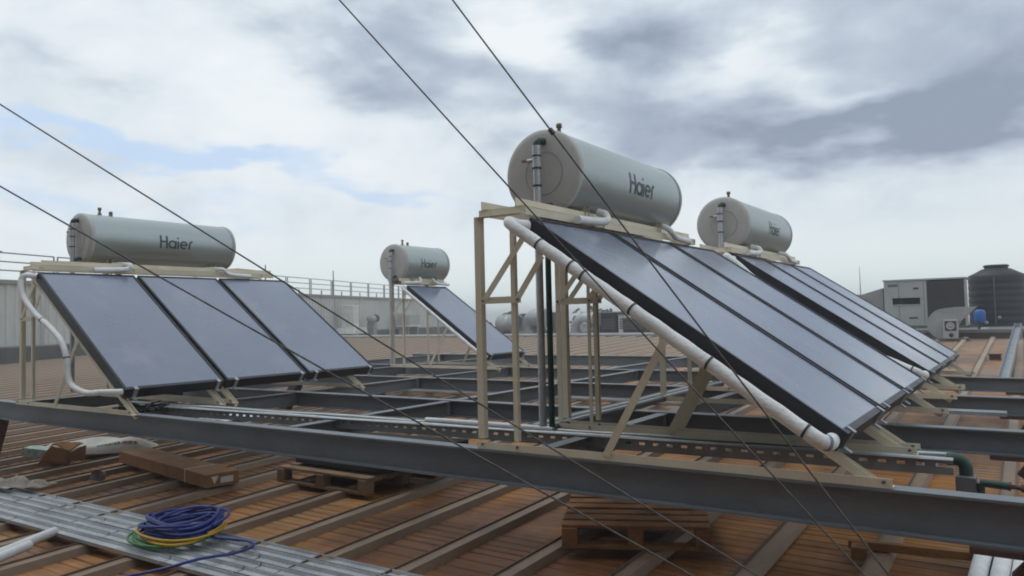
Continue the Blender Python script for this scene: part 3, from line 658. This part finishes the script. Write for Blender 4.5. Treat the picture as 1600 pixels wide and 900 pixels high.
# loose wires and plastic sheet by the left heater
def squiggle(c, r, n, seed):
    rg = random.Random(seed); return smoothpath([(c[0]+rg.uniform(-r, r)*1.6, c[1]+rg.uniform(-r, r)*.6, c[2]+abs(rg.uniform(0, r))*.5) for _ in range(n)], 6)
tag(MB().tube(squiggle((0, 0, 0), .22, 26, 4), .008, 6).build('wire_tangle', 'black', None, (-4.35, .16, -.02)), 'tangle of black wire at the foot of the left heater', 'wire')
ps = MB(); rg = random.Random(5)
ps.grid(lambda u, v: ((u-.5)*1.1, (v-.5)*.6, .02+.08*math.sin(u*3.1)*math.sin(v*3.1)+rg.uniform(0, .012)), 18, 12)
tag(ps.build('plastic_sheet', 'pvc', None, (-7.6, 3.25, dz(3.2)+.05), solid=.004), 'crumpled white plastic sheet behind the front beam', 'plastic sheet')
# small things on the far deck at the right
tag(MB().box((-.10, -.06, 0), (.10, .06, .10)).box((-.12, -.09, .1005), (.12, .09, .115)).build('vent_box', 'primer', None, (1.895, 14.2, dz(14.2)+.002)), 'small rusty vent box on the far right roof', 'vent box')
tag(MB().prism(chan(.14, .12, .004), (2.14, 9.6, dz(9.6)+.09), (2.26, 18.9, .26), (0, 0, 1)).box((2.18, 18.9, -.1), (2.34, 18.98, .36)).build('cable_trough', 'galv'), 'straight galvanised trough running away on the far right roof', 'trough')

# ------------------------------------------------------------------ left building with railing
LB = tag(empty('corrugated_building', (-28.2, 8.6, 0), math.atan2(30.4, -10.45)), 'low white corrugated metal building with railing at the left', 'building')
pm = MB(); px = [0, .10, .14, .22, .26, .36, .46, .50, .58, .62, .72, .82, .86, .94, .98, 1.08]
pz = [0, 0, .05, .05, 0, 0, 0, .05, .05, 0, 0, 0, .05, .05, 0, 0]
vs = []; 
for x, d in zip(px, pz): vs += [(x, -d, -2.0), (x, -d, 2.45)]
pm.add(vs, [(2*i+1, 2*i, 2*i+2, 2*i+3)[::-1] for i in range(len(px)-1)]); pme = pm.mesh('wall_panel'); pme.materials.append(M['bwall'])
for i in range(-5, 45): link('wall_panel', pme, LB, (i*1.08, 0, 0))
MB().box((-6, .02, -2.5), (48.6, 12, 2.44)).build('building_core', 'bgrey', LB)
MB().box((-6, -.14, 2.452), (48.7, .4, 2.60)).build('parapet_flashing', 'bgrey', LB)
MB().box((-6, -.25, -2.0), (48.6, -.06, .12)).build('base_flashing', 'bdark', LB)
MB().box((-6, -.27, .122), (48.6, -.06, .18)).build('base_flashing', 'bgrey', LB)
rs = MB()
for x in (0, 2.55): rs.tube([(x, 0, 0), (x, 0, 1.0)], .032, 6)
for z in (1.0, .68, .36): rs.tube([(0, 0, z), (2.55, 0, z)], .024, 6)
rs.box((1.25, -.03, 0), (1.31, .03, .3))
rme = rs.mesh('railing_section'); rme.materials.append(M['rail'])
for i in range(-1, 17): link('railing_section', rme, LB, (-.6+i*2.72, .15, 2.6))
def lbw(x, y, z): return LB.matrix_world @ Vector((x, y, z))
bpy.context.view_layer.update()
def onLB(name, x, y, z, label, cat):
    q = empty(name, lbw(x, y, z), LB.rotation_euler[2]); tag(q, label, cat); return q
q = onLB('rooftop_cabinet', 0, 2.0, 2.602, 'white rooftop cabinet at the far left above the building edge', 'cabinet')
MB().box((-2.4, -.8, 0), (.55, .8, 1.12)).build('cabinet_body', 'bwall', q, bevel=.02); MB().box((-2.45, -.85, 1.122), (.6, .85, 1.17)).build('cabinet_lid', 'bgrey', q)
q = onLB('raised_sign_box', 14.6, .6, 2.602, 'pale raised box on legs beyond the left panels', 'box')
MB().box((-.75, -.3, .75), (.75, .3, 1.25)).build('box_body', 'unit', q, bevel=.02)
for x in (-.4, .3): MB().box((x-.05, -.05, 0), (x+.05, .05, .748)).build('leg', 'rail', q)
for xx, lab, hh in ((16.4, 'thin lamp post on the corrugated building left of the railing', 1.6), (24.3, 'dark pole on the corrugated building behind the pillar', 1.7)):
    q = onLB('roof_pole', xx, .3, 2.602, lab, 'pole'); MB().tube([(0, 0, 0), (0, 0, hh)], [.05, .035], 8).build('mast', 'rail', q); MB().box((-.09, -.09, 0), (.09, .09, .04)).build('foot_plate', 'rail', q)
q = onLB('vent_pillar', 24.0, -1.1, 0, 'whitewashed vent pillar standing before the corrugated wall', 'pillar')
MB().box((-.42, -.42, -1.5), (.42, .42, 1.9)).build('shaft', 'houseroof', q, bevel=.03); MB().prism([(-1.0, 0), (1.0, 0), (.72, .40), (-.72, .40)], (0, -.8, .0), (0, .6, .0)).build('footing', 'houseroof', q)
q = onLB('pump_motor', 27.3, -1.1, 0, 'small pump motor on a stand beside the vent pillar', 'motor')
MB().lathe([(0, 0), (0, .26), (.6, .26), (.6, .2), (.75, .18), (.75, 0)], (-.4, 0, .95), (1, 0, 0), 16).build('motor_body', 'unit', q); MB().lathe([(0, 0), (0, .27), (.22, .27), (.22, 0)], (.4, 0, 1.0), (1, 0, 0), 16).build('fan_cover', 'unitdark', q)
MB().box((-.35, -.25, -.8), (.2, .25, .70)).build('stand', 'bgrey', q)
q = onLB('condenser_box', 33.5, -1.2, 0, 'grey condenser box on a bench before the corrugated wall', 'condenser')
MB().box((-1.1, -.5, .45), (1.1, .5, 1.25)).build('case', 'unit', q, bevel=.03); MB().box((-1.15, -.55, .30), (1.15, .55, .449)).build('bench', 'houseroof', q)
for x in (-.9, .9): MB().box((x-.1, -.4, -1.2), (x+.1, .4, .299)).build('leg', 'bgrey', q)
q = empty('vent_stub', (-21.3, 18.2, dz(18.2))); tag(q, 'thin vent stub standing on the grey far roof', 'vent')
MB().tube([(0, 0, 0), (0, 0, .42)], .05, 8).build('stub', 'rail', q); MB().box((-.25, -.05, .0), (.25, .05, .06)).build('foot', 'bdark', q)

# ------------------------------------------------------------------ ducts beyond the ridge
def ductthing(name, label, cat='duct'): return tag(empty(name, (0, 0, 0)), label, cat)
Yd = 23.5
q = ductthing('round_duct', 'short round sheet metal duct left of the big elbow')
MB().lathe([(0, 0), (0, .40), (.02, .42), (.33, .42), (.34, .44), (.37, .44), (.38, .42), (.70, .42), (.71, .44), (.74, .44), (.75, .42), (1.0, .42), (1.0, .34), (.9, .3), (.9, 0)], (-16.85, Yd, .52), (1, 0, 0), 24).build('duct_shell', 'duct', q)
MB().box((-16.6, Yd-.3, -.6), (-16.1, Yd+.3, .12)).build('support', 'bdark', q)
q = ductthing('elbow_duct', 'large rounded duct elbow rising above the far roof ridge')
MB().tube(smoothpath([(-15.45, Yd+.3, -.5), (-15.45, Yd+.3, .35), (-15.2, Yd+.2, .72), (-14.75, Yd, .78), (-14.3, Yd-.1, .76)], 5), .40, 20).build('duct_shell', 'duct', q)
MB().box((-16.0, Yd-.4, -.6), (-14.9, Yd+.8, .22)).build('curb_base', 'bgrey', q)
q = ductthing('elbow_duct', 'smaller duct elbow right of the green riser pipe')
MB().tube(smoothpath([(-13.05, Yd+.2, -.5), (-13.0, Yd+.2, .30), (-12.7, Yd+.1, .62), (-12.25, Yd, .66), (-11.95, Yd-.1, .66)], 5), .31, 20).build('duct_shell', 'duct', q)
MB().lathe([(0, 0), (0, .22), (.03, .22), (.03, .17), (.01, 0)], (-12.3, Yd-.5, .32), (0, -1, 0), 20).build('inlet_ring', 'duct', q)
MB().box((-13.5, Yd-.4, -.6), (-12.0, Yd+.6, .12)).build('curb_base', 'bgrey', q)
def runit(label, x0, x1, z1, y, mm, louv=True):
    q = tag(empty('rooftop_unit', ((x0+x1)/2, y, -.3)), label, 'rooftop unit', 'rooftop units beyond the ridge')
    hw = (x1-x0)/2; MB().box((-hw, 0, 0), (hw, 1.0, z1+.3)).build('case', mm, q, bevel=.015)
    MB().box((-hw-.03, -.03, z1+.301), (hw+.03, 1.03, z1+.35)).build('lid', 'bgrey', q)
    for i in range(5): MB().box((-hw+.06, -.012, .55+i*.09), (hw-.06, -.001, .60+i*.09)).build('louvre', 'unitmid', q)
runit('flat dark rooftop unit behind the short round duct', -16.7, -16.0, .93, Yd+1.5, 'unitmid')
runit('narrow dark rooftop unit behind the silver riser pipe', -14.45, -14.15, .95, Yd+.2, 'unitmid')
runit('tall black rooftop unit right of the smaller elbow', -11.95, -11.2, .90, Yd+.1, 'unitdark')
runit('grey lattice rooftop unit between two black ones', -11.15, -10.88, .80, Yd+.2, 'houseroof')
runit('low black rooftop unit beside the front heater pipe', -10.85, -9.9, .66, Yd, 'unitdark')

# ------------------------------------------------------------------ plant on the right
q = tag(empty('air_conditioner', (-.2, 23.0, .172)), 'big grey packaged air conditioner with dark coil on the right', 'air conditioner')
MB().box((-1.12, 0, .07), (.09, 1.4, 1.50)).build('cabinet', 'unit', q, bevel=.02)
MB().box((.092, .03, .07), (1.10, 1.4, 1.46)).build('coil_section', 'unitdark', q)
MB().box((-1.15, -.03, 1.502), (1.17, 1.43, 1.55)).build('top_pan', 'unit', q)
for x in (1.10,): MB().box((x, 0, .0), (x+.07, .08, 1.50)).build('corner_post', 'unit', q)
MB().box((-1.15, -.02, 0), (1.17, 1.4, .068)).build('base_frame', 'unitmid', q)
for i in range(12): MB().box((.12, .012, .16+i*.105), (1.08, .029, .20+i*.105)).build('fin', 'wtank', q)
MB().prism([(0, 0), (.10, 0), (.02, .20), (0, .20)], (-.10, .0, .76), (-.88, .0, .76)).build('air_hood', 'unit', q)
MB().box((-.88, -.012, .70), (-.10, -.001, .758)).build('hood_slot', 'bgrey', q)
MB().box((-1.0, -.01, 1.33), (-.72, -.001, 1.40)).build('badge', 'unitmid', q); MB().box((-.28, -.01, 1.22), (-.13, -.001, 1.28)).build('plate', 'unitdark', q); MB().box((-.42, -.01, .30), (-.18, -.001, .35)).build('handle', 'unitdark', q)
for x in (-.7, .0): MB().box((x, -.006, .12), (x+.012, -.001, 1.46)).build('panel_joint', 'unitmid', q)
MB().add([(-2.0, .1, .0), (-1.16, .1, .0), (-1.16, .1, 1.30), (-2.0, .1, 1.05), (-2.0, 1.3, .0), (-1.16, 1.3, 0), (-1.16, 1.3, 1.30), (-2.0, 1.3, 1.05)], [(0, 1, 2, 3), (7, 6, 5, 4), (3, 2, 6, 7), (0, 3, 7, 4), (1, 5, 6, 2)]).build('return_hood', 'bgrey', q)
q = tag(empty('water_tank', (1.68, 25.2, .172)), 'big black plastic water tank at the right edge', 'water tank')
wp = [(0, .80)]
for i in range(7): z = .05+.21*i; wp += [(z, .80), (z+.04, .785), (z+.08, .80)]
wp += [(1.58, .80), (1.63, .79), (1.84, .36), (1.86, .33), (1.90, .33), (1.905, .36), (1.95, .36), (1.97, .32), (1.98, 0)]
MB().lathe(wp, (0, 0, 0), (0, 0, 1), 48).build('shell', 'wtank', q)
for k in range(8):
    a = k*math.pi/4; MB().tube([(.80*math.cos(a), .80*math.sin(a), 1.60), (.37*math.cos(a), .37*math.sin(a), 1.84)], .014, 6).build('roof_rib', 'wtank', q)
MB().tube([(-.05, -.86, .05), (-.05, -.86, 1.55)], .018, 8).build('fill_pipe', 'unitmid', q)
for x, z, r_ in ((-.3, .12, .06), (.05, .28, .05), (-.52, .06, .035)): MB().lathe([(0, r_), (.05, r_), (.05, 0)], (x, -.80, z), (0, -1, 0), 14).build('fitting', 'unit', q)
q = tag(empty('centrifugal_fan', (.78, 19.3, .015)), 'grey sheet metal centrifugal fan beside the solar panels', 'fan')
sc = MB(); prof = []
for i in range(25):
    a = R(90+ i*270/24); rr = .36+.10*i/24; prof.append((.0-.05+rr*math.cos(a), .38+rr*math.sin(a)))
prof = [(.58, .80), (.22, .44), (.42, .34)][:2] + prof[::-1][:0] + []
outl = [(.60, .79), (.10, .79)] + [(-.12+.43*math.cos(R(a)), .34+.42*math.sin(R(a))) for a in range(95, 300, 12)] + [(.12, .02), (.16, .30), (.22, .42)]
n = len(outl)
vs = [(x, -.05, z) for x, z in outl] + [(x, .45, z) for x, z in outl]
sc.add(vs, [tuple(range(n)), tuple(range(n, 2*n))[::-1]] + [(i, i+n, (i+1) % n+n, (i+1) % n) for i in range(n)]); sc.build('scroll_housing', 'duct', q)
MB().box((-.16, -.30, -.04), (.17, -.052, .46)).build('motor_box', 'unit', q, bevel=.015)
MB().box((-.12, -.308, .17), (.14, -.301, .42)).build('guard_plate', 'unitdark', q)
MB().lathe([(0, .10), (.012, .10), (.012, .075), (.004, .07), (.004, .03), (.02, .03), (.02, 0)], (.01, -.308, .295), (0, -1, 0), 20).build('pulley', 'unit', q)
MB().lathe([(0, .055), (.01, .055), (.01, 0)], (.02, -.301, .06), (0, -1, 0), 16).build('port', 'unitdark', q)
for x in (.10, -.12): MB().box((x, -.058, .10), (x+.015, -.0505, .76)).build('seam', 'unit', q)
MB().box((-.5, -.25, -.10), (.4, .5, -.042)).build('base_frame', 'unitmid', q)
q = tag(empty('pressure_vessel', (1.36, 21.0, .172)), 'small blue pressure vessel in front of the black tank', 'vessel')
MB().lathe([(.17, 0), (.175, .08), (.20, .125), (.24, .14), (.47, .14), (.52, .12), (.545, .07), (.55, 0)], (0, 0, 0), (0, 0, 1), 24).build('vessel_shell', 'bluetank', q)
MB().lathe([(0, .07), (.02, .06), (.17, .05)], (0, 0, .0), (0, 0, 1), 12).build('pedestal', 'unitdark', q)
MB().box((.02, -.28, .0), (.20, -.16, .05)).build('pump_cap', 'houseroof', q)
q = tag(empty('antenna_mast', (-3.19, 30.0, .172)), 'thin antenna mast left of the air conditioner', 'antenna')
MB().tube([(0, 0, 0), (0, 0, 1.5), (0, 0, 2.4)], [.03, .02, .008], 6).build('rod', 'rail', q); MB().box((-.15, -.1, 0), (.12, .1, 1.25)).build('mast_box', 'unit', q)

# ------------------------------------------------------------------ land beyond: trees and low houses
def tree(x, y, h, w_, seed, label):
    rg = random.Random(seed); t = tag(empty('tree', (x, y, -9)), label, 'tree', 'trees beyond the roof')
    tk = MB(); tk.tube([(0, 0, 0), (.1, .1, h*.35), (0, .2, h*.7)], [.35, .25, .1], 7)
    for k in range(5):
        a = rg.uniform(0, 6.3); tk.tube([(.05, .1, h*(.35+.05*k)), (w_*.6*math.cos(a), w_*.6*math.sin(a), h*(.6+.06*k))], [.14, .04], 5)
    tk.build('trunk', 'bark', t)
    cr = MB(); cl = [(rg.uniform(-.7, .7)*w_, rg.uniform(-.7, .7)*w_, h*rg.uniform(.5, .9), rg.uniform(.3, .5)*w_) for _ in range(14)]
    for cx, cy, cz, cr_ in cl:
        for _ in range(70):
            d = Vector((rg.gauss(0, 1), rg.gauss(0, 1), rg.gauss(0, .8))).normalized()*cr_*rg.uniform(.5, 1.05); c_ = Vector((cx, cy, cz))+d
            a = Vector((rg.gauss(0, 1), rg.gauss(0, 1), rg.gauss(0, 1))).normalized()*rg.uniform(.25, .5); b2 = a.orthogonal().normalized()*rg.uniform(.2, .4)
            cr.add([c_-a, c_+b2, c_+a, c_-b2], [(0, 1, 2, 3)])
    cr.build('crown', 'leaf', t)
TR = [(-62, 62, 10.2), (-70, 70, 11.5), (-56, 66, 10.4), (-50, 64, 9.9), (-44, 66, 9.8), (-40, 60, 9.9), (-36, 68, 10.2), (-31, 62, 10.0)]
TLB = ['far tree leftmost behind the small back panel', 'far taller tree behind the short round duct', 'far bushy tree left of the large elbow', 'far tree directly behind the large elbow',
       'far tree behind the silver riser pipe', 'far tree right of the green riser pipe', 'far tree behind the smaller elbow', 'far tree rightmost behind the black rooftop units']
for i, ((x, y, h), lab) in enumerate(zip(TR, TLB)): tree(x, y, h-.1, 4.2, 20+i, lab)
for i, (x, lab) in enumerate(((-40.5, 'left of two far white arched roofs between the pipes'), (-37.2, 'right of two far white arched roofs between the pipes'))):
    q = tag(empty('far_shed', (x, 55, -9)), lab, 'shed')
    MB().box((-1.3, 0, 0), (1.3, 6, 8.4)).build('wall', 'stucco', q)
    pr_ = [(1.5*math.cos(R(a)), .75*math.sin(R(a))) for a in range(0, 181, 20)]
    MB().prism(pr_, (0, -.3, 8.402), (0, 6.3, 8.402)).build('arched_roof', 'houseroof', q)

# ------------------------------------------------------------------ damp air over the roofs
hm = bpy.data.materials.new('damp_air'); hm.use_nodes = True
ht = hm.node_tree; ht.nodes.clear(); ho = ht.nodes.new('ShaderNodeOutputMaterial'); hv = ht.nodes.new('ShaderNodeVolumePrincipled')
hv.inputs['Color'].default_value = (.95, .98, 1, 1); hv.inputs['Density'].default_value = .0034; hv.inputs['Anisotropy'].default_value = .2
ht.links.new(hv.outputs[0], ho.inputs['Volume'])
hb = MB().box((-910, -910, -10.2), (910, 910, 7.0)); me = hb.mesh('haze'); me.materials.append(hm); tag(link('haze', me), kind='stuff')
